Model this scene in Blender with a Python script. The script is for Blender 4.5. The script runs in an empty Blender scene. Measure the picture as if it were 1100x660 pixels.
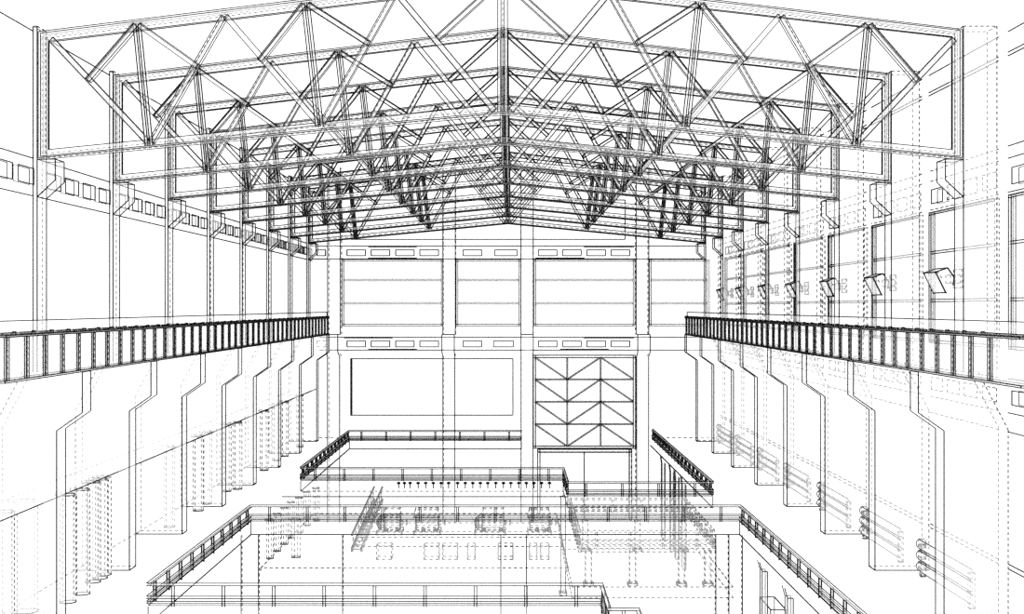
import bpy, math
from mathutils import Vector

# ---------------------------------------------------------------- units
BAY = 9.0                      # metres between roof trusses
F = 1450.0                     # focal length in pixels of an 1100 px wide frame
K = BAY / F                    # metres per plan unit
FLOOR = -1772.0                # hall floor, in plan units under eye level
C = bpy.context.scene.collection

def P(u, d, v):
    """plan units across, bays along the hall, plan units up from eye level -> metres"""
    return Vector((u * K, d * BAY, (v - FLOOR) * K))

# ---------------------------------------------------------------- materials
def paper(name, see, rgb=(.995, .995, .995)):
    m = bpy.data.materials.new(name); m.use_nodes = True
    nt = m.node_tree; nt.nodes.clear()
    out = nt.nodes.new('ShaderNodeOutputMaterial')
    mix = nt.nodes.new('ShaderNodeMixShader')
    tr = nt.nodes.new('ShaderNodeBsdfTransparent')
    df = nt.nodes.new('ShaderNodeBsdfDiffuse'); df.inputs[0].default_value = (*rgb, 1)
    mix.inputs[0].default_value = 1 - see
    nt.links.new(tr.outputs[0], mix.inputs[1]); nt.links.new(df.outputs[0], mix.inputs[2])
    nt.links.new(mix.outputs[0], out.inputs[0])
    return m

def ink(name, g):
    m = bpy.data.materials.new(name); m.use_nodes = True
    nt = m.node_tree; nt.nodes.clear()
    out = nt.nodes.new('ShaderNodeOutputMaterial')
    df = nt.nodes.new('ShaderNodeBsdfDiffuse'); df.inputs[0].default_value = (g, g, g, 1)
    nt.links.new(df.outputs[0], out.inputs[0])
    return m

M_WALL = paper('white_translucent_wall', .85)
M_BODY = paper('white_translucent_body', .80)
M_STEEL = paper('white_translucent_steel', .79)
M_FLOOR = paper('white_translucent_slab', .90)
M_GLASS = paper('clear_window_glass', .85)
M_INK = ink('dark_outline', .012)
M_FAINT = ink('grey_hidden_outline', .07)
M_BLACK = ink('black_enamel', .01)

# ---------------------------------------------------------------- mesh builder
LW = 1.1
class MB:
    def __init__(s, lw=1.0):
        s.v = []; s.f = []; s.m = []; s.lw = lw
    def face(s, pts, m=0):
        b = len(s.v); s.v += [tuple(p) for p in pts]
        s.f.append(tuple(range(b, b + len(pts)))); s.m.append(m)
    def solid(s, pts, faces, m=0):
        b = len(s.v); s.v += [tuple(p) for p in pts]
        for f in faces:
            s.f.append(tuple(b + i for i in f)); s.m.append(m)
    def bar(s, a, b, wa, wb, m):
        t = b - a
        if t.length < 1e-6: return
        t.normalize()
        h = Vector((0, 1, 0)) if abs(t.y) < .7 else Vector((0, 0, 1))
        n = t.cross(h).normalized(); k = t.cross(n).normalized()
        pts = []
        for p, w in ((a, wa), (b, wb)):
            for i, j in ((-1, -1), (1, -1), (1, 1), (-1, 1)):
                pts.append(p + n * (i * w / 2) + k * (j * w / 2))
        s.solid(pts, [(0, 1, 2, 3), (7, 6, 5, 4), (0, 4, 5, 1), (1, 5, 6, 2), (2, 6, 7, 3), (3, 7, 4, 0)], m)
    def ln(s, a, b, st='s', w=1.0):
        """an outline bar along an edge; heavier the further down the hall. st: s solid, d dashed, f thin grey"""
        if not st: return
        a = Vector(a); b = Vector(b)
        k = LW * w * s.lw / F
        if st == 's':
            s.bar(a, b, k * a.y, k * b.y, 1); return
        if st == 'f':
            s.bar(a, b, k * a.y, k * b.y, 2); return
        L = (b - a).length
        if L < 1e-5: return
        t = (b - a) / L
        along = abs(t.y)
        y = (a.y + b.y) / 2
        x = 0.0
        while x < L:
            yy = a.y + t.y * x
            stp = yy / F * 3.3 * (1 - along) + along * .34 * (yy / 54.0) ** 2
            e = min(x + stp, L)
            p = a + t * x; q = a + t * e
            s.bar(p, q, k * p.y, k * q.y, 2)
            x = e + stp * .85
    def hexa(s, p, st='s', m=0, skip=()):
        """p: 4 points of one face then the 4 opposite ones"""
        s.solid(p, [(0, 1, 2, 3), (7, 6, 5, 4), (0, 4, 5, 1), (1, 5, 6, 2), (2, 6, 7, 3), (3, 7, 4, 0)], m)
        E = [(0, 1), (1, 2), (2, 3), (3, 0), (4, 5), (5, 6), (6, 7), (7, 4), (0, 4), (1, 5), (2, 6), (3, 7)]
        for i, (a, b) in enumerate(E):
            if i in skip: continue
            if isinstance(st, str): s.ln(p[a], p[b], st)
            elif st: s.ln(p[a], p[b], st[i])
    def box(s, u0, u1, d0, d1, v0, v1, st='s', m=0, skip=()):
        """edges 0-3: near face bottom,right,top,left; 4-7: far face; 8-11: along the hall lower l, lower r, upper r, upper l"""
        s.hexa([P(u0, d0, v0), P(u1, d0, v0), P(u1, d0, v1), P(u0, d0, v1),
                P(u0, d1, v0), P(u1, d1, v0), P(u1, d1, v1), P(u0, d1, v1)], st, m, skip)
    def prism(s, A, B, near='s', far='s', conn='s', m=0):
        n = len(A)
        s.solid(list(A) + list(B), [tuple(range(n)), tuple(range(2 * n - 1, n - 1, -1))] +
                [(i, i + n, (i + 1) % n + n, (i + 1) % n) for i in range(n)], m)
        g = lambda q, i: q if (q is None or (isinstance(q, str) and len(q) == 1)) else (q[i] if q[i] != '-' else None)
        for i in range(n):
            j = (i + 1) % n
            s.ln(A[i], A[j], g(near, i)); s.ln(B[i], B[j], g(far, i)); s.ln(A[i], B[i], g(conn, i))
    def tube(s, a, b, r, rim='s', side='d', n=16, sides=(0, 4, 8, 12), ra=None, m=0):
        a = Vector(a); b = Vector(b); t = (b - a).normalized()
        h = Vector((0, 1, 0)) if abs(t.y) < .7 else Vector((0, 0, 1))
        x = t.cross(h).normalized(); y = t.cross(x).normalized()
        ra = r if ra is None else ra
        R = [[p + (x * math.cos(2 * math.pi * i / n) + y * math.sin(2 * math.pi * i / n)) * rr for i in range(n)] for p, rr in ((a, ra), (b, r))]
        s.solid(R[0] + R[1], [tuple(range(n)), tuple(range(2 * n - 1, n - 1, -1))] +
                [(i, i + n, (i + 1) % n + n, (i + 1) % n) for i in range(n)], m)
        rims = rim if isinstance(rim, tuple) else (rim, rim)
        for q, st in zip(R, rims):
            if st:
                for i in range(n): s.ln(q[i], q[(i + 1) % n], 's' if st == 's' else 'f')
        for i in sides: s.ln(R[0][i], R[1][i], side, .85)
    def sheet(s, pt, x0, x1, y0, y1, holes=(), th=1.0, m=0, hole_st='s', outline=None, back=True):
        """a slab of thickness th with rectangular holes; pt(x, y, t) gives the point, t 0 front .. th back"""
        xs = sorted({x0, x1, *[q for h in holes for q in h[:2]]}); ys = sorted({y0, y1, *[q for h in holes for q in h[2:4]]})
        xs = [x for x in xs if x0 <= x <= x1]; ys = [y for y in ys if y0 <= y <= y1]
        inside = lambda x, y: any(h[0] < x < h[1] and h[2] < y < h[3] for h in holes)
        for j in range(len(ys) - 1):
            i = 0
            while i < len(xs) - 1:
                if inside((xs[i] + xs[i + 1]) / 2, (ys[j] + ys[j + 1]) / 2): i += 1; continue
                k = i
                while k < len(xs) - 1 and not inside((xs[k] + xs[k + 1]) / 2, (ys[j] + ys[j + 1]) / 2): k += 1
                a, b, c, d = xs[i], xs[k], ys[j], ys[j + 1]
                for t in ((0, th) if back else (0,)):
                    s.face([pt(a, c, t), pt(b, c, t), pt(b, d, t), pt(a, d, t)], m)
                i = k
        for q in [(x0, x1, y0, y1)] + list(holes):
            a, b, c, d = q[:4]
            r = [(a, c), (b, c), (b, d), (a, d)]
            for i in range(4):
                p, w = r[i], r[(i + 1) % 4]
                s.face([pt(*p, 0), pt(*w, 0), pt(*w, th), pt(*p, th)], m)
        for h in holes:
            a, b, c, d = h[:4]; r = [(a, c), (b, c), (b, d), (a, d)]
            st = h[4] if len(h) > 4 else hole_st
            if not st: continue
            for i in range(4):
                s.ln(pt(*r[i], 0), pt(*r[(i + 1) % 4], 0), st)
                s.ln(pt(*r[i], th), pt(*r[(i + 1) % 4], th), 'f' if st == 's' else None, .8)
    def build(s, name, mat=None, parent=None):
        me = bpy.data.meshes.new(name)
        me.from_pydata(s.v, [], s.f)
        for q in (mat or M_BODY, M_INK, M_FAINT): me.materials.append(q)
        me.polygons.foreach_set('material_index', s.m)
        me.update()
        o = bpy.data.objects.new(name, me); C.objects.link(o)
        if parent:
            o.parent = parent
            o.matrix_parent_inverse = parent_inv(parent)
        return o

def parent_inv(p):
    from mathutils import Matrix
    return Matrix.Translation(-Vector(p.location))

def tag(o, label, cat, group=None, kind='thing'):
    o['label'] = label; o['category'] = cat; o['kind'] = kind
    if group: o['group'] = group
    return o
def thing(name, loc, label, cat, group=None):
    o = bpy.data.objects.new(name, None); C.objects.link(o)
    o.location = loc; o.empty_display_size = .3
    return tag(o, label, cat, group)
def struct(o, label=None):
    o['kind'] = 'structure'
    if label: o['label'] = label
    return o

ORD = ['first', 'second', 'third', 'fourth', 'fifth', 'sixth', 'seventh', 'eighth', 'ninth', 'tenth', 'eleventh', 'twelfth',
       'thirteenth', 'fourteenth', 'fifteenth', 'sixteenth', 'seventeenth', 'eighteenth', 'nineteenth', 'twentieth', 'twenty-first',
       'twenty-second', 'twenty-third', 'twenty-fourth']

D1 = 5.31                       # first truss, in bays from the viewpoint
DT = [D1 + i for i in range(8)]
DB = 12.6                       # face of the back wall
MID = -66.0                     # centre line of the hall
def S(side, s): return MID + side * s

# ================================================================ roof trusses
def tp(x, y, d):                # a point of the first truss drawing carried to depth d
    return P((x - 550) * D1, d, (330 - y) * D1)

def lerp(a, b, t): return (a[0] + (b[0] - a[0]) * t, a[1] + (b[1] - a[1]) * t)

def quad_bar(mb, a, b, c, e, d0, d1, st='s', skip=()):
    mb.hexa([tp(*a, d0), tp(*b, d0), tp(*c, d0), tp(*e, d0), tp(*a, d1), tp(*b, d1), tp(*c, d1), tp(*e, d1)], st, 0, skip)

def flanged(d, p0, p1, q0, q1, to, ti, inner='double'):
    """I-shaped rolled section: outer flange, web, inner flange"""
    mb = MB(.8)
    a0, a1 = lerp(p0, q0, to), lerp(p1, q1, to)
    b0, b1 = lerp(p0, q0, 1 - ti), lerp(p1, q1, 1 - ti)
    quad_bar(mb, p0, p1, a1, a0, d - .03, d + .03, ('s', None, 's', None, 's', None, 'd', None, None, None, None, None))
    quad_bar(mb, a0, a1, b1, b0, d - .006, d + .006, None)
    mb.ln(tp(*lerp(p0, q0, .55), d - .006), tp(*lerp(p1, q1, .55), d - .006), 'd', .8)
    e = 's' if inner == 'double' else None
    quad_bar(mb, b0, b1, q1, q0, d - .012, d + .012, (e, None, 's', None, None, None, None, None, None, None, None, None))
    return mb

def flat(d, p, q, w, dd=.018, off=0.0, st='s', mb=None):
    mb = mb or MB(.8)
    t = (q[0] - p[0], q[1] - p[1]); L = math.hypot(*t); n = (-t[1] / L * w / 2, t[0] / L * w / 2)
    a = (p[0] + n[0], p[1] + n[1]); b = (q[0] + n[0], q[1] + n[1]); c = (q[0] - n[0], q[1] - n[1]); e = (p[0] - n[0], p[1] - n[1])
    quad_bar(mb, a, b, c, e, d - dd + off, d + dd + off, st)
    return mb

def shifted(p, q, o):
    t = (q[0] - p[0], q[1] - p[1]); L = math.hypot(*t); n = (-t[1] / L * o, t[0] / L * o)
    return (p[0] + n[0], p[1] + n[1]), (q[0] + n[0], q[1] + n[1])

DIAG = [((56, 43), (159, 153)), ((163, 153), (241, 18)), ((243, 18), (343, 134)), ((347, 132), (424, -6)), ((427, -6), (531, 119))]
SUBS = [((147, 28), (96, 87)), ((151, 28), (213, 72)), ((327, 6), (280, 66)), ((332, 6), (396, 47)), ((537, -19), (470, 42))]
VERT = [((148.5, 27), (161.5, 157)), ((329, 4), (344, 137))]
mir = lambda p: (1080 - p[0], p[1])
TRUSS_LABEL = ['pitched steel roof truss at the open end, largest of the eight',
               'second pitched steel roof truss, just behind the largest one',
               'third pitched steel roof truss back from the open end',
               'fourth pitched steel roof truss back from the open end',
               'fifth pitched steel roof truss back from the open end',
               'sixth pitched steel roof truss, two in front of the back wall truss',
               'seventh pitched steel roof truss, last but one before the back wall',
               'last and smallest pitched steel roof truss, close in front of the back wall']
for i, d in enumerate(DT):
    t = thing('roof_truss', tp(540, 122, d), TRUSS_LABEL[i], 'roof truss', 'roof trusses spanning the hall')
    flanged(d, (44, 35.5), (540, -25), (54, 46), (540, -13.6), .17, .12).build('top_chord', M_STEEL, t)
    flanged(d, (1031, 33), (540, -25), (1021, 41), (540, -13.6), .17, .12).build('top_chord', M_STEEL, t)
    flanged(d, (44, 170.5), (540, 122.5), (54, 161), (540, 112.5), .17, .12, 'single').build('bottom_chord', M_STEEL, t)
    flanged(d, (1031, 170.5), (540, 122.5), (1021, 161), (540, 112.5), .17, .12, 'single').build('bottom_chord', M_STEEL, t)
    flanged(d, (44, 170.5), (44, 35.5), (54, 161), (54, 46), .25, .1).build('end_post', M_STEEL, t)
    flanged(d, (1031, 170.5), (1031, 33), (1021, 161), (1021, 41), .25, .1).build('end_post', M_STEEL, t)
    k = MB()
    fr = ('s', None, 's', None) + (None,) * 8
    k.lw = 1.0
    flat(d, (536.5, 121), (536.5, -22), 3.4, .03, st=fr, mb=k); flat(d, (543.5, 121), (543.5, -22), 3.4, .03, st=fr, mb=k)
    k.ln(tp(540, 121, d), tp(540, -22, d), 'd')
    k.build('king_post', M_STEEL, t)
    for f in (lambda p: p, mir):
        for a, b in DIAG:
            m = flat(d, f(a), f(b), 5.8, .014)
            if b[1] < a[1]:
                s0, s1 = shifted(f(a), f(b), 1.2 if f is mir else -1.2)
                m.ln(tp(*s0, d - .014), tp(*s1, d - .014), 'd')
            m.build('diagonal_brace', M_STEEL, t)
        for a, b in SUBS:
            m = flat(d, f(a), f(b), 5.6, .014, -.012)
            s0, s1 = shifted(f(a), f(b), -1.3 if f is mir else 1.3)
            if f(a)[0] < f(b)[0]: s0, s1 = shifted(f(a), f(b), -1.5)
            else: s0, s1 = shifted(f(a), f(b), 1.5)
            m.ln(tp(*s0, d - .026), tp(*s1, d - .026), 's')
            m.build('short_strut', M_STEEL, t)
        for a, b in VERT:
            m = MB(1.05)
            for o in (-2.6, 2.6):
                p, q = shifted(f(a), f(b), o); flat(d, p, q, 3.0, .02, st=fr, mb=m)
            m.build('hanger', M_STEEL, t)

# ================================================================ crane columns
def column(side, i):
    d = DT[i]; n, f = d - .05, d + .055
    so = 2806 if side > 0 else 2640
    where = 'left wall' if side < 0 else 'right wall'
    lab = '%s stepped column along the %s, counted back from the open end' % (ORD[i], where)
    if i == 7: lab = 'last stepped column along the %s, against the back wall' % where
    t = thing('stepped_column', P(S(side, 2690), d, FLOOR), lab, 'column', 'stepped columns carrying the %s crane girder' % ('left' if side < 0 else 'right'))
    L = [(2507, FLOOR), (2507, -700), (2362, -598), (2362, -368), (2700, -368), (2870, -695), (2870, FLOOR)]
    A = [P(S(side, s), n, v) for s, v in L]; B = [P(S(side, s), f, v) for s, v in L]
    m = MB(); m.prism(A, B, near='sss-dds', far='sss-ddd', conn='s--s--d'); m.build('lower_shaft', M_BODY, t)
    U = [(2617, -368), (2617, 1588), (so, 1588), (so, -368)]
    A = [P(S(side, s), n, v) for s, v in U]; B = [P(S(side, s), f, v) for s, v in U]
    m = MB(); m.prism(A, B, near='sdd-' if side > 0 else 'sds-', far='sdd-', conn='-dd-'); m.build('upper_shaft', M_BODY, t)
    T = [(2617, 623), (2515, 718), (2515, 836), (2617, 836)]
    A = [P(S(side, s), n, v) for s, v in T]; B = [P(S(side, s), f, v) for s, v in T]
    m = MB(); m.prism(A, B, near='sss-', far='sss-', conn='s-ss'); m.build('truss_bracket', M_BODY, t)
for side in (-1, 1):
    for i in range(8): column(side, i)

# ================================================================ crane runway girders
def girder(side):
    t = thing('crane_girder', P(S(side, 2390), 8.4, -366),
              'long crane runway girder with upright stiffeners along the %s columns' % ('left' if side < 0 else 'right'), 'girder', 'crane runway girders')
    d0, d1 = (4.46 if side < 0 else 4.2), 12.33
    X = lambda a, b: sorted((S(side, a), S(side, b)))
    def run(name, s0, s1, v0, v1, st, mat=M_STEEL):
        m = MB(); a, b = X(s0, s1); m.box(a, b, d0, d1, v0, v1, st); return m.build(name, mat, t)
    inner = 8 if side > 0 else 9
    e = ['s'] * 12
    run('web', 2376, 2384, -358, -142, None)
    run('bottom_flange', 2362, 2440, -366, -357, 's')
    run('top_flange', 2356, 2446, -146, -136, 's')
    rail = run('crane_rail', 2376, 2396, -136, -126, 's')
    st = [None] * 12
    st[10 if side < 0 else 11] = 's'
    m = MB(); a, b = X(2386, 2392); m.box(a, b, d0, d1, -124, -68, None)
    m.ln(P(S(side, 2386), d0, -68), P(S(side, 2386), d1, -68), 's')
    m.ln(P(S(side, 2386), d1, -68), P(S(side, 2386), d1, -130), 's')
    m.build('conductor_screen', M_WALL, t)
    x = 4.49
    while x < d1:
        m = MB(); a, b = X(2366, 2376)
        m.box(a, b, x - .013, x + .013, -357, -146, ('d', 's', None, 's', None, 'f', None, 'f', None, None, None, None))
        m.ln(P(S(side, 2366), x, -357), P(S(side, 2366), x, -146), 'd', .6)
        m.build('stiffener', M_STEEL, t)
        c = MB(); a, b = X(2366, 2384)
        xx = x + .09
        c.prism([P(a, xx - .02, -136), P(b, xx - .02, -136), P(b, xx - .014, -121), P(a, xx - .014, -121)],
                [P(a, xx + .02, -136), P(b, xx + .02, -136), P(b, xx + .014, -121), P(a, xx + .014, -121)], 's', None, None)
        c.build('rail_clip', M_STEEL, rail)
        x += .186
for side in (-1, 1): girder(side)

# ================================================================ side walls
def long_wall(side):
    m = MB()
    near, far = 4.2, DB
    if side < 0:
        s0, th = 2640, 28
        pt = lambda d, v, t: P(S(-1, s0 + t), d, v)
        holes = []
        for n in range(-1, 8):
            for k in range(4):
                a = D1 + n + .102 + .23 * k
                if a > near and a + .17 < far: holes.append((a, a + .17, 693, 783))
        m.sheet(pt, near, far, -1110, 1560, holes, th)
        for v, st in ((1560, 's'), (841, 's'), (628, 's')):
            for n in range(-1, 8):
                a = max(near, D1 + n + .055); b = min(far, D1 + n + .95)
                if a < b: m.ln(pt(a, v, 0), pt(b, v, 0), st)
    else:
        s0, th = 2869, 40
        pt = lambda d, v, t: P(S(1, s0 + t), d, v)
        holes = []
        for n in range(-1, 7):
            holes.append((max(near, D1 + n + .09), D1 + n + .94, -238, 632, None))
        for n in range(-1, 7):
            for k in range(4):
                a = D1 + n + .075 + .225 * k
                if a > near:
                    holes.append((a, a + .16, 690, 783, 's' if k == 3 else 'd'))
                    holes.append((a, a + .16, -550, -470, 's' if n < 0 else 'd'))
        m.sheet(pt, near, far, FLOOR, 1560, holes, th)
        for v, st in ((1557, 's'), (1441, 'd'), (1420, 'd'), (910, 'd'), (841, 'd'), (649, 'd'), (-405, 'd'), (-598, 'd'), (-706, 'd'), (-1453, 'd'), (-1480, 'd')):
            for n in range(-1, 8):
                a = max(near, D1 + n + .055); b = min(far, D1 + n + .95)
                if a < b:
                    m.ln(pt(a, v, 0), pt(b, v, 0), 's' if (n < 0 or (v > 1000)) else st)
    return m
struct(long_wall(-1).build('wall_left', M_WALL), 'left long wall with a row of square openings high up')
struct(long_wall(1).build('wall_right', M_WALL), 'right long wall with tall windows and two rows of square openings')
m = MB(); m.box(S(-1, 2853), S(-1, 2584), 4.2, DB, -1110, -1075, (None,) * 8 + ('d', 's', None, None))
struct(m.build('trim_1', M_BODY), 'lower edge of the left wall over the round pillars')
m = MB(); m.box(S(-1, 2915), S(-1, 2876), 4.2, DB, FLOOR, -1112, (None,) * 8 + (None, 'd', None, None))
struct(m.build('wall_aisle', M_WALL), 'outer wall of the left aisle behind the round pillars')

# right wall windows
wn = 0
for n in range(-1, 7):
    wn += 1
    a, b = max(4.2, D1 + n + .09), D1 + n + .94
    g = MB(); g.box(S(1, 2884), S(1, 2888), a, b, -238, 632, None)
    w = struct(g.build('window_%d' % wn, M_GLASS), 'tall window in the %s bay of the right wall' % ORD[n + 1])
    fm = MB()
    for v0, v1, d0, d1 in ((-238, -222, a, b), (616, 632, a, b), (-238, 632, a, a + .028), (-238, 632, b - .028, b)):
        st = 's' if not (v1 - v0 > 100 and d0 == a) else (None, 'd', None, 'd', None, 'd', None, None, None, None, None, None)
        if v1 - v0 < 100: st = (None,) * 8 + ('s', None, 's', 's')
        fm.box(S(1, 2866), S(1, 2892), d0, d1, v0, v1, st)
    fm.build('window_frame', M_BODY, w)
    for v in (363, 43):
        h = MB(); h.box(S(1, 2876), S(1, 2890), a, b, v - 8, v + 8, (None,) * 8 + ('s', None, None, 's')); h.build('glazing_bar', M_BODY, w)

# floodlights
for i in range(7):
    o = i
    dn, df = 5.754 + o, 5.92 + o
    prof = [(2618, 216), (2681, 89), (2688, 86), (2727, 132), (2733, 184), (2693, 242)]
    t = thing('floodlight', P(2690, (dn + df) / 2, 86), 'tilted box floodlight on the right wall, %s from the open end' % ORD[i], 'floodlight', 'floodlights along the right wall')
    m = MB(1.3); m.prism([P(u, dn, v) for u, v in prof], [P(u, df, v) for u, v in prof], 'ss-fss', 'sd--ds', 'ss---s'); hs = m.build('housing', M_BODY, t)
    g = MB(); a = [(2622, 207), (2679, 94), (2674, 92), (2617, 205)]
    g.prism([P(u, dn + .012, v) for u, v in a], [P(u, df - .012, v) for u, v in a], None, None, None); g.build('lens', M_GLASS, hs)
    b = MB(); b.box(2735, 2795, dn + .05, df - .05, 150, 200, 'd'); b.box(2795, S(1, 2866), dn + .03, df - .03, 120, 235, 'd'); b.build('wall_bracket', M_BODY, t)

# pipe radiators at the foot of the right wall
for i in range(7):
    d0, d1 = 5.42 + i, 6.17 + i
    t = thing('pipe_radiator', P(2700, (d0 + d1) / 2, FLOOR), 'stack of three fat heating pipes in the %s bay of the right wall' % ORD[i], 'radiator', 'pipe radiators along the right wall')
    for k in range(3):
        v = -1562 - 74 * k
        m = MB(); sg = []
        n = 12; R = 34
        cx = 2700
        # capsule section tube with rounded ends
        stations = [(d0, .35), (d0 + .012, .8), (d0 + .03, 1), (d1 - .03, 1), (d1 - .012, .8), (d1, .35)]
        rings = []
        for dd, q in stations:
            rings.append([P(cx + R * q * math.cos(2 * math.pi * j / n), dd, v + R * q * math.sin(2 * math.pi * j / n)) for j in range(n)])
        b0 = sum(rings, [])
        fs = [tuple(range(n)), tuple(range(len(b0) - 1, len(b0) - n - 1, -1))]
        for r in range(len(rings) - 1):
            for j in range(n): fs.append((r * n + j, (r + 1) * n + j, (r + 1) * n + (j + 1) % n, r * n + (j + 1) % n))
        m.solid(b0, fs)
        for j in (4, 8):
            for r in range(len(rings) - 1): m.ln(rings[r][j], rings[r + 1][j], 's' if r > 2 else ('f' if r else None), .9)
        for r in (3,):
            for j in range(n): m.ln(rings[r][j], rings[r][(j + 1) % n], 'f', .8)
        m.build('heating_pipe', M_BODY, t)
    for dd in (d0 + .05, d1 - .05):
        f = MB(); f.box(cx - 14, cx + 14, dd - .012, dd + .012, FLOOR, -1562, 'd'); f.build('stand', M_BODY, t)

# round pillars under the left wall
for i, (u, d, r) in enumerate([(-2830, 5.02, 48), (-2790, 5.13, 48), (-2830, 5.42, 70), (-2666, 5.59, 48), (-2656, 5.75, 48), (-2700, 6.0, 48), (-2692, 6.085, 48), (-2703, 6.165, 48),
                          (-2760, 7.5, 44), (-2730, 8.1, 44), (-2747, 8.38, 44), (-2745, 8.95, 44), (-2672, 9.06, 44), (-2690, 10.1, 44), (-2720, 10.75, 44), (-2700, 11.05, 44), (-2690, 11.8, 44)]):
    t = thing('round_pillar', P(u, d, FLOOR), '%s round pillar under the left wall, counted back from the open end' % ORD[i], 'pillar', 'round pillars in the left aisle')
    m = MB(); m.tube(P(u, d, FLOOR), P(u, d, -1128), r * K, ('f', 'f'), 'd', 16, (0, 3, 8, 11))
    n = 16
    for j in range(n // 2):
        a0 = math.pi + math.pi * j / (n // 2); a1 = math.pi + math.pi * (j + 1) / (n // 2)
        c = P(u, d, FLOOR); rr = r * K
        m.ln(c + Vector((math.cos(a0) * rr, math.sin(a0) * rr, 0)), c + Vector((math.cos(a1) * rr, math.sin(a1) * rr, 0)), 's' if d > 5.5 else 'f')
    m.build('shaft', M_BODY, t)
    m = MB(); m.box(u - r - 8, u + r + 8, d - (r + 8) / F, d + (r + 8) / F, -1128, -1110, ('d',) * 4 + (None,) * 8); m.build('capital', M_BODY, t)

# ================================================================ back wall
PXD = DB
def bx(x): return (x - 550) * PXD
def by(y): return (330 - y) * PXD
m = MB()
holes = []
WIN = [(367.5, 476), (490, 559.5), (573.5, 682), (697.5, 762)]
for a, b in WIN: holes.append((bx(a), bx(b), by(350.3), by(279), None))
TOPO = [(340.5, 349.5), (372.7, 392.5), (398.7, 418.6), (425, 444.8), (451, 471), (497.5, 517.5), (531.5, 555.5), (578.5, 598.3), (604.5, 624.3), (630.5, 650.5), (656.5, 676.5)]
for a, b in TOPO:
    holes.append((bx(a), bx(b), by(274.8), by(268.4)))
    if a == 531.5: a, b = 530.2, 551.6
    if a == 340.5: a, b = 340.5, 349.9
    holes.append((bx(a), bx(b), by(372.8), by(366.4), 's' if a > 350 else 'd'))
holes.append((bx(577.5), bx(678.5), -2880, by(482.8), None))
pt = lambda x, y, t: P(x, DB + t / F, y)
m.sheet(pt, S(-1, 2900), S(1, 2900), -2900, 1900, holes, 40)
L = lambda x0, y0, x1, y1, st='s', w=1.0: m.ln(pt(bx(x0), by(y0), 0), pt(bx(x1), by(y1), 0), st, w)
L(334, 264.5, 757, 264.5); L(334, 278.4, 757, 278.4, 's', 1.2); L(343, 362.4, 775, 362.4); L(343, 376.3, 775, 376.3)
L(377, 257.3, 671.5, 257.3); L(377, 215, 671.5, 215); L(671.5, 215, 671.5, 257.3); L(377, 215, 377, 257.3, 'd'); L(343, 470.6, 370, 470.6, 'd'); L(710, 470.6, 768, 470.6, 'd')
struct(m.build('wall_back', M_WALL), 'end wall of the hall with pilasters, windows and a tall braced panel')
for j, (a, b) in enumerate(WIN):
    wn += 1
    g = MB(); g.box(bx(a), bx(b), DB + .012, DB + .014, by(350.3), by(279), None)
    w = struct(g.build('window_%d' % wn, M_GLASS), '%s wide window from the left in the back wall' % ORD[j])
    f = MB(.75); u0, u1, v0, v1 = bx(a), bx(b), by(350.3), by(279); q = 24
    for c in ((u0, u1, v0, v0 + q), (u0, u1, v1 - q, v1), (u0, u0 + q, v0, v1), (u1 - q, u1, v0, v1)):
        f.box(c[0], c[1], DB - .004, DB + .02, c[2], c[3], ('s',) * 4 + (None,) * 8)
    f.build('window_frame', M_BODY, w)
    for y in (301, 326):
        h = MB(.7); h.box(u0 + q, u1 - q, DB + .002, DB + .018, by(y + .9), by(y - .9), ('s', None, 's', None) + (None,) * 8); h.build('glazing_bar', M_BODY, w)
# dark slots over and under the openings
for k, (a, b, y) in enumerate([(395.6, 448, 265.2), (395.6, 448, 277.6), (627, 681, 265.2), (575, 628, 277.6), (369.5, 422, 363), (395.6, 448, 375.6), (627, 681, 363), (601.6, 654, 375.6)]):
    h = MB(.8); h.box(bx(a), bx(b), DB - .006, DB, by(y + .35), by(y - .35), ('s', None, 's', None) + (None,) * 8)
    struct(h.build('trim_%d' % (k + 2), M_BODY), 'dark strip on the back wall band')
# pilasters
for j, (a, b, a2, b2) in enumerate([(353.5, 367, 352.3, 364.6), (476.3, 489.6, 475.4, 488.6), (559.5, 572.7, 559.6, 572.7), (682.4, 695.8, 683.8, 697)]):
    pl = ['leftmost pilaster of the back wall, at the end of the left girder', 'back wall pilaster crossing the large blank panel',
          'back wall pilaster just left of the braced panel', 'back wall pilaster just right of the braced panel'][j]
    t = thing('wall_pilaster', P(bx((a + b) / 2), DB - .05, -2900), pl, 'pilaster', 'pilasters on the back wall')
    m = MB(); m.box(bx(a), bx(b), DB - .1, DB - .0005, by(359.3), 1880, ('s', 's', None, 's', None, 'd', None, 'd', None, None, None, None)); m.build('upper_shaft', M_BODY, t)
    cx = (a2 + b2) / 2; c2 = (a + b) / 2 + (.6 if j > 2 else 0)
    ps = [(a2, 359.3), (a2, 378), (a + .2, 383), (a + .2, 552), (b - .4, 552), (b - .4, 383), (b2, 378), (b2, 359.3)]
    A = [P(bx(x), DB - .12, by(y) if y < 550 else -2900) for x, y in ps]; B = [P(bx(x), DB - .0005, by(y) if y < 550 else -2900) for x, y in ps]
    m = MB(); m.prism(A, B, 'sss-ssss', '--d--d--', None); m.build('lower_shaft', M_BODY, t)
# large blank panel set on the back wall
t = thing('blank_panel', P(bx(464), DB - .02, by(446)), 'large blank rectangular panel low on the back wall', 'panel')
m = MB(); m.box(bx(377.5), bx(551), DB - .03, DB - .0005, by(446), by(385.4), ('s', 's', 's', 's', None, 's', None, 's', None, None, None, None)); m.build('sheet', M_BODY, t)
m = MB(); m.box(bx(377.2), bx(378.4), DB - .034, DB - .03, by(446), by(385.4), 's'); m.build('edge_strip', M_BODY, t)
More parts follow.
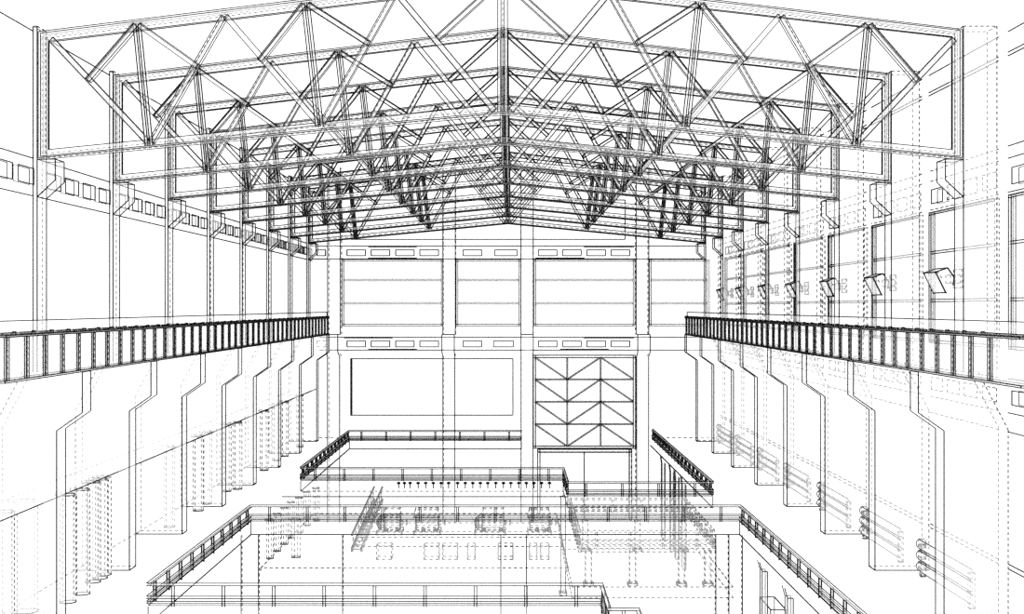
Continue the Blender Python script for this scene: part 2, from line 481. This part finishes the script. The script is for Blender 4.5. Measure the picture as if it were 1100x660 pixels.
# braced panel
t = thing('braced_shutter', P(bx(627), DB - .02, by(481)), 'tall cross-braced shutter panel over the double doors of the back wall', 'shutter')
m = MB(); m.box(bx(573), bx(682), DB - .02, DB - .0005, by(481.2), by(381.8), None); m.build('backing_sheet', M_BODY, t)
m = MB()
for c in ((572.8, 682.3, 481.4, 479), (572.8, 682.3, 384.3, 381.6), (572.8, 575.2, 481.4, 381.6), (679.8, 682.3, 481.4, 381.6)):
    m.box(bx(c[0]), bx(c[1]), DB - .04, DB - .02, by(c[2]), by(c[3]), ('s',) * 4 + (None,) * 8)
m.build('frame', M_BODY, t)
def rib(name, x0, y0, x1, y1):
    q = MB(.75); d = DB - .03
    dx, dy = x1 - x0, y1 - y0; Ln = math.hypot(dx, dy); nx, ny = -dy / Ln * .55, dx / Ln * .55
    r = [(x0 + nx, y0 + ny), (x1 + nx, y1 + ny), (x1 - nx, y1 - ny), (x0 - nx, y0 - ny)]
    q.hexa([P(bx(x), d, by(y)) for x, y in r] + [P(bx(x), d + .01, by(y)) for x, y in r], ('s', None, 's', None) + (None,) * 8)
    q.build(name, M_BODY, t)
GX = [574.5, 609.2, 645, 680.5]; GY = [384, 407.6, 431.6, 455.6, 479.4]
for y in GY[1:4]: rib('horizontal_bar', GX[0], y, GX[3], y)
for x in GX[1:3]: rib('vertical_bar', x, GY[0], x, GY[4])
for r in range(4):
    rib('diagonal_bar', GX[0], GY[r], GX[1], GY[r + 1]); rib('diagonal_bar', GX[1], GY[r + 1], GX[2], GY[r]); rib('diagonal_bar', GX[2], GY[r], GX[3], GY[r + 1])
# double doors
dm = MB(); dm.box(bx(580), bx(676), DB + .012, DB + .018, -2880, by(486), None)
dr = struct(dm.build('door_1', M_BODY), 'double doors under the braced shutter at the back of the pit')
fr = MB()
for c in ((577.5, 678.5, 486, 482.8), (577.5, 580, 559, 482.8), (676, 678.5, 559, 482.8)):
    fr.box(bx(c[0]), bx(c[1]), DB - .02, DB + .02, by(c[2]) if c[2] < 550 else -2880, by(c[3]), ('s',) * 4 + ('d',) * 4 + (None,) * 4)
fr.build('door_frame', M_BODY, dr)
for a, b in ((580, 627.6), (627.6, 676)):
    lf = MB(); lf.box(bx(a), bx(b), DB + .002, DB + .012, -2880, by(486), ('s', 's', 's', 's') + ('d',) * 4 + (None,) * 4); lf.build('door_leaf', M_BODY, dr)

# ================================================================ floor with the two openings
fl = MB()
XL, XR = -2150, 1875
VB = -1876
for u0, u1, d0, d1 in [(S(-1, 2880), XL, 4.2, DB), (XR, S(1, 2869), 4.2, DB), (XL, 124, 12.3, DB), (XL, 521, 7.67, 9.47), (521, XR, 7.67, 8.69), (XL, 528, 4.2, 5.5), (528, 681, 4.2, 5.05)]:
    fl.box(u0, u1, d0, d1, VB, FLOOR, None)
def fe(a, b, st, v): fl.ln(P(a[0], a[1], v), P(b[0], b[1], v), st)
HOLE1 = [(124, 12.3), (XL, 12.3), (XL, 9.47), (521, 9.47), (521, 8.69), (XR, 8.69), (XR, DB)]
HOLE2 = [(681, 4.2), (681, 5.05), (528, 5.05), (528, 5.5), (XL, 5.5), (XL, 7.67), (XR, 7.67), (XR, 4.2)]
for H in (HOLE1, HOLE2):
    for a, b in zip(H, H[1:]):
        nearedge = a[1] == b[1] and b[0] > a[0] or (H is HOLE2 and a[1] == b[1] == 5.5)
        if H is HOLE2 and a == (XL, 7.67): nearedge = False
        fe(a, b, 'd' if nearedge else 's', VB)
        if a[1] > 5 or True: fl.ln(P(a[0], a[1], VB), P(a[0], a[1], FLOOR), 's')
fe((XL, 8.69), (521, 8.69), 's', FLOOR)
struct(fl.build('floor', M_FLOOR), 'hall floor slab with two large rectangular openings')
pf = MB(); pf.box(XL - 300, XR + 300, 4.2, DB, -2930, -2900, None)
struct(pf.build('floor_pit', M_WALL), 'basement floor seen through the openings')

# ================================================================ railings
def railing(path, label, group, st=('s', 's'), rails=((-1631, -1647), (-1708, -1723), (-1739, -1752)), base=FLOOR, step=305, first=.5):
    t = thing('guard_railing', P(path[0][0], path[0][1], base), label, 'railing', group)
    off = base - FLOOR
    names = ['hand_rail', 'middle_rail', 'lower_rail']
    h = 8.0
    for nm, (vt, vb) in zip(names, rails):
        m = MB(.8)
        for (a, b) in zip(path, path[1:]):
            if a[1] == b[1]:
                u0, u1 = sorted((a[0], b[0])); e = h / F
                m.box(u0 - h, u1 + h, a[1] - e, a[1] + e, vb + off, vt + off, (st[0], None, st[0], None) + (None,) * 8)
            else:
                d0, d1 = sorted((a[1], b[1]))
                m.box(a[0] - h, a[0] + h, d0, d1, vb + off, vt + off, (None,) * 8 + ((st[0], st[0], None, st[0]) if a[0] < 0 else (st[0], st[0], st[0], None)))
        m.build(nm, M_BODY, t)
    m = MB(.7)
    for (a, b) in zip(path, path[1:]):
        m.ln(P(a[0], a[1], -1765 + off), P(b[0], b[1], -1765 + off), st[0])
        q = Vector((0, 0, K * 12))
        m.face([P(a[0], a[1], -1766 + off), P(b[0], b[1], -1766 + off), P(b[0], b[1], -1758 + off), P(a[0], a[1], -1758 + off)])
    m.build('toe_board', M_BODY, t)
    for (a, b) in zip(path, path[1:]):
        along = a[1] != b[1]
        L = abs(b[1] - a[1]) * F if along else abs(b[0] - a[0])
        n = max(1, int(round(L / step)))
        for k in range(n):
            f = (k + first) / n
            u = a[0] + (b[0] - a[0]) * f; d = a[1] + (b[1] - a[1]) * f
            p = MB(1.35 if along else .9)
            p.box(u - 8, u + 8, d - 8 / F, d + 8 / F, base, -1647 + off, (None, st[1], None, st[1]) + (None,) * 8)
            p.build('post', M_BODY, t)
railing(HOLE1[:-1] + [(XR, 12.46)], 'metal guard railing round the far floor opening', 'guard railings')
railing([(681, 4.25)] + HOLE2[1:-1] + [(XR, 4.3)], 'metal guard railing round the near floor opening', 'guard railings')
railing([(565, 7.79), (565, 9.1), (1690, 9.1), (1690, 7.79), (565, 7.79)], 'lower guard railing on the sunken platform in the pit', 'pit railings', ('d', 'd'), base=-2010)

# ================================================================ bollard lights
def bollard():
    t = thing('bollard_light', (0, 0, 0), '', 'light', 'bollard lights in a row across the bridge')
    m = MB(); m.tube((0, 0, 0), (0, 0, .2), .035, None, None, 8, ()); m.build('post', M_BLACK, t)
    m = MB(); m.tube((0, 0, .2), (0, 0, .27), .06, None, None, 10, (), .03); m.tube((0, 0, .27), (0, 0, .37), .11, None, None, 10, (), .12); m.tube((0, 0, .37), (0, 0, .41), .03, None, None, 10, (), .1); m.build('lamp_head', M_BLACK, t)
    return t
xs = [428.3, 434.5, 440.6, 449.2, 457.3, 465.4, 473.9, 481.9, 491.6, 499.8, 507.9, 516, 524, 532.6, 540.8, 548.8, 557.3, 565.4, 573.6, 581.7, 590.2]
b0 = bollard()
for i, x in enumerate(xs):
    if i == 0: r = b0
    else:
        r = b0.copy(); C.objects.link(r)
        for ch in b0.children:
            c = ch.copy(); C.objects.link(c); c.parent = r
    d = 9.09
    r.location = P((x - 550) * d, d, FLOOR)
    r['label'] = '%s small black bollard light from the left in the row' % ORD[i]

# ================================================================ below the floor
# wall piers and slender posts under the near opening's far edge
def pier(u0, u1, d0, d1, label, st='s', vb=-2900):
    t = thing('pit_pier', P((u0 + u1) / 2, (d0 + d1) / 2, vb), label, 'pier', 'piers under the floor edge')
    m = MB(); m.box(u0, u1, d0, d1, vb, VB - 14, (None, st, None, st, None, 'd', None, 'd', None, None, None, None)); m.build('shaft', M_FLOOR, t)
    m = MB(); m.box(u0 - 4, u1 + 4, d0 - .003, d1 + .003, VB - 14, VB - .3, None); m.build('cap', M_FLOOR, t)
q = 7.70
for a, b, lab in [(259, 277.6, 'narrow pier at the left end under the bridge'), (368, 538, 'wide wall pier under the left half of the bridge'),
                  (565.5, 769, 'wide wall pier under the right half of the bridge'), (783, 797.5, 'narrow pier at the right end under the bridge')]:
    pier((a - 550) * q, (b - 550) * q, q, q + .03, lab)
for k, d in enumerate([7.1, 6.45, 5.8]):
    t = thing('deck_post', P(1915, d, -2900), '%s post under the right edge of the near opening, counted from the bridge' % ORD[k], 'post', 'posts under the right floor edge')
    m = MB(); m.box(1900, 1940, d - .03, d + .03, -2900, -2010, ('s', 's', None, 's', None, 's', None, 's', None, None, None, None)); m.build('shaft', M_BODY, t)
    m = MB(); A = [(1900, -2010), (1940, -2010), (1940, VB - .3), (1868, VB - .3), (1880, -1940)]
    m.prism([P(u, d - .03, v) for u, v in A], [P(u, d + .03, v) for u, v in A], 's---s', 's---s', None); m.build('haunch', M_BODY, t)
for k, d in enumerate([11.7, 11.06, 10.72, 10.3]):
    t = thing('deck_post', P(1910, d, -2900), '%s post under the right edge of the far opening, counted from the back wall' % ORD[k], 'post', 'posts under the right floor edge')
    m = MB(); m.box(1880, 1920, d - .03, d + .03, -2900, -1960, ('s', 's', None, 's', None, 's', None, 's', None, None, None, None)); m.build('shaft', M_BODY, t)
    m = MB(); A = [(1880, -1960), (1920, -1960), (1920, VB - .3), (1868, VB - .3)]
    m.prism([P(u, d - .03, v) for u, v in A], [P(u, d + .03, v) for u, v in A], '---s', '---s', None); m.build('haunch', M_BODY, t)
t = thing('concrete_plinth', P(2020, 7.2, -2900), 'square plinth in the pit beside the first right-hand post', 'plinth')
m = MB(); m.box(1964, 2080, 7.07, 7.38, -2860, -2300, 's'); m.build('block', M_BODY, t)
m = MB(); m.box(1956, 2088, 7.06, 7.39, -2900, -2860, 'd'); m.build('footing', M_BODY, t)

# mezzanine with the machine row
mz = MB(); mz.box(XL + 5, 480, 7.95, 10.05, -2260, -2230, (None, 'd', 'd', 'd', None, 'd', 'd', None, None, 'd', 'd', 'd'))
struct(mz.build('floor_mezzanine', M_FLOOR), 'machine floor below the bridge')
lp = MB(); lp.box(555, 1700, 7.75, 9.15, -2040, -2010, ('d', None, 'd', None, 'd', None, 'd', None, 'd', 'd', 'd', 'd'))
struct(lp.build('floor_platform', M_FLOOR), 'sunken platform at the right of the pit')
lb = MB(); lb.box(500, 1840, 7.74, 9.3, -2420, -2330, ('d', None, 'd', None, 'd', None, 'd', None, 'd', 'd', 'd', 'd'))
struct(lb.build('floor_lower', M_FLOOR), 'lowest slab under the sunken platform')
t = thing('steel_mast', P(515, 9.4, -2900), 'slim square mast beside the right end of the machine floor', 'mast')
m = MB(); m.box(492, 540, 9.38, 9.43, -2880, -1910, ('f', 's', 's', 's', 'd', 'd', 'd', 'd', None, None, None, None)); m.build('shaft', M_FLOOR, t)
m = MB(); m.box(480, 552, 9.36, 9.45, -2900, -2880, 'd'); m.build('base_plate', M_FLOOR, t)
for k, (a, d) in enumerate([(640, 7.8), (1010, 7.8), (1420, 7.8), (1640, 7.8), (700, 8.9), (1200, 8.9), (1640, 8.9)]):
    t = thing('platform_leg', P(a, d, -2330), '%s leg under the sunken platform, counted from its left corner' % ORD[k], 'leg post', 'legs under the sunken platform')
    m = MB(); m.box(a - 25, a + 25, d - .02, d + .02, -2310, -2041, 'd'); m.build('shaft', M_BODY, t)
    m = MB(); m.box(a - 40, a + 40, d - .03, d + .03, -2330, -2310, 'd'); m.build('foot_plate', M_BODY, t)

t = thing('machine_table', P(-450, 8.4, -2230), 'long concrete table under the row of generators', 'machine table')
m = MB(); m.box(-1370, 440, 8.2, 8.75, -2112, -2030, 'd'); m.build('table_slab', M_FLOOR, t)
for x0, x1 in ((404, 420), (455, 471), (475, 491), (502, 510), (535, 551), (569, 577), (581, 590)):
    m = MB(); m.box((x0 - 550) * 8.2, (x1 - 550) * 8.2, 8.22, 8.32, -2230, -2112, 'd'); m.build('table_leg', M_FLOOR, t)
MACH = [(405, 432, 0, 'generator set at the left end of the row by the stair'), (445, 473, 1, 'second generator set from the stair, with a sloped cover'),
        (510, 543, 0, 'third generator set from the stair, with a domed end'), (567, 592, 1, 'generator set at the right end of the row')]
for x0, x1, kind, lab in MACH:
    dd = 8.35
    U = lambda x: (x - 550) * dd
    V = lambda y: (330 - y) * dd
    t = thing('generator_set', P(U((x0 + x1) / 2), dd, -2030), lab, 'generator', 'generator sets under the bridge')
    m = MB(); m.box(U(x0), U(x1), dd - .06, dd + .12, -2030, -2006, 'd'); m.build('bed_frame', M_FLOOR, t)
    cz = -1935; r = 70 * K
    xa = x0 + 8 if kind == 0 else x0 + 2
    m = MB(); m.tube(P(U(xa), dd, cz), P(U(x1 - 2), dd, cz), r, 'f', 'd', 18, tuple(range(0, 18, 2))); bd = m.build('body', M_FLOOR, t)
    if kind == 0:
        m = MB()
        prev = None
        for k, (xx, rr) in enumerate([(x0, .3), (x0 + 1.5, .65), (x0 + 4, .92), (x0 + 8, 1.08)]):
            if prev: m.tube(P(U(prev[0]), dd, cz), P(U(xx), dd, cz), rr * r, ('s', 's'), 's', 18, tuple(range(0, 18, 3)), prev[1] * r)
            prev = (xx, rr)
        m.build('end_dome', M_FLOOR, bd)
        m = MB(); m.box(U(x0 + 9), U(x1 - 2), dd - .035, dd + .035, cz + 70, -1803, 'd'); m.build('cover', M_FLOOR, t)
    else:
        A = [(x0, 555.5), (x1 - 1, 555.5), (x1 - 2.5, 547), (x0 + 1.5, 547)]
        m = MB(); m.prism([P(U(x), dd - .035, V(y)) for x, y in A], [P(U(x), dd + .035, V(y)) for x, y in A], 'd', 'd', 'd'); m.build('cover', M_FLOOR, t)
    m = MB(); m.tube(P(U(x1 - 2), dd, cz), P(U(x1 + 5), dd, cz), r * .3, 'f', 'd', 10, (0, 3, 5, 8)); m.build('drive_shaft', M_FLOOR, t)
    for xx in (x0 + 10, x1 - 5):
        m = MB(); m.box(U(xx) - 14, U(xx) + 14, dd - .03, dd + .03, -2006, cz - 60, 'd'); m.build('cradle', M_FLOOR, t)

# staircase on the left of the machines
t = thing('steel_staircase', P(-1436, 8.6, -2230), 'steep steel staircase down to the machine floor at the left', 'staircase')
a, b = (10.0, -2088), (8.6, -2262)
for u in (-1480, -1392):
    m = MB(); m.prism([P(u - 5, a[0], a[1]), P(u - 5, b[0], b[1]), P(u - 5, b[0], b[1] + 32), P(u - 5, a[0], a[1] + 32)],
                      [P(u + 5, a[0], a[1]), P(u + 5, b[0], b[1]), P(u + 5, b[0], b[1] + 32), P(u + 5, a[0], a[1] + 32)], 's', 'd', None); m.build('stringer', M_BODY, t)
    m = MB(); m.prism([P(u - 4, a[0], a[1] + 150), P(u - 4, b[0], b[1] + 150), P(u - 4, b[0], b[1] + 158), P(u - 4, a[0], a[1] + 158)],
                      [P(u + 4, a[0], a[1] + 150), P(u + 4, b[0], b[1] + 150), P(u + 4, b[0], b[1] + 158), P(u + 4, a[0], a[1] + 158)], 's', 'f', None); m.build('hand_rail', M_BODY, t)
    for k in range(9):
        f = (k + .5) / 9; d = a[0] + (b[0] - a[0]) * f; v = a[1] + (b[1] - a[1]) * f
        m = MB(); m.box(u - 3, u + 3, d - .004, d + .004, v + 30, v + 150, 'd', skip=(0, 2, 4, 6, 8, 9, 10, 11, 5, 7)); m.build('baluster', M_BODY, t)
for k in range(14):
    f = (k + .5) / 14; d = a[0] + (b[0] - a[0]) * f; v = a[1] + (b[1] - a[1]) * f + 16
    m = MB(); m.box(-1475, -1397, d - .03, d + .03, v - 4, v + 4, ('s', None, None, None) + (None,) * 8); m.build('tread', M_BODY, t)

# round tanks and columns at the left of the machine floor
for k, (x, d, r) in enumerate([(290, 8.25, 30), (298, 8.5, 30), (306, 8.75, 30), (313, 9.0, 30), (322, 9.2, 30), (318, 8.3, 40), (330, 9.5, 30), (340, 9.7, 30)]):
    u = (x - 550) * d
    t = thing('pit_column', P(u, d, -2230), '%s round column at the left of the machine floor' % ORD[k], 'column', 'round columns under the left of the bridge')
    top = VB - 13
    m = MB(); m.tube(P(u, d, -2230), P(u, d, top), r * K, 'f', 'd', 14, (0, 3, 7, 10)); m.build('shaft', M_BODY, t)
    m = MB(); m.box(u - r - 6, u + r + 6, d - (r + 6) / F, d + (r + 6) / F, top, VB - .3, ('d',) * 4 + (None,) * 8); m.build('capital', M_BODY, t)

# ================================================================ sky, camera, colour
w = bpy.data.worlds.new('overcast_sky'); bpy.context.scene.world = w; w.use_nodes = True
bg = w.node_tree.nodes.get('Background') or w.node_tree.nodes.new('ShaderNodeBackground')
bg.inputs[0].default_value = (1, 1, 1, 1); bg.inputs[1].default_value = 1.0

cam = bpy.data.cameras.new('camera'); co = bpy.data.objects.new('camera', cam); C.objects.link(co)
co.location = P(0, 0, 0); co.rotation_euler = (math.pi / 2, 0, 0)
cam.sensor_width = 36; cam.lens = F / 1100 * 36; cam.clip_end = 600
sc = bpy.context.scene
sc.camera = co
sc.view_settings.view_transform = 'Standard'; sc.view_settings.look = 'None'
sc.view_settings.exposure = 0.58; sc.view_settings.gamma = 1; sc.view_settings.use_curve_mapping = False
sc.cycles.transparent_max_bounces = 256; sc.cycles.max_bounces = 24; sc.cycles.diffuse_bounces = 16
sc.cycles.use_denoising = False; sc.cycles.use_adaptive_sampling = False
sc.cycles.filter_width = 1.45
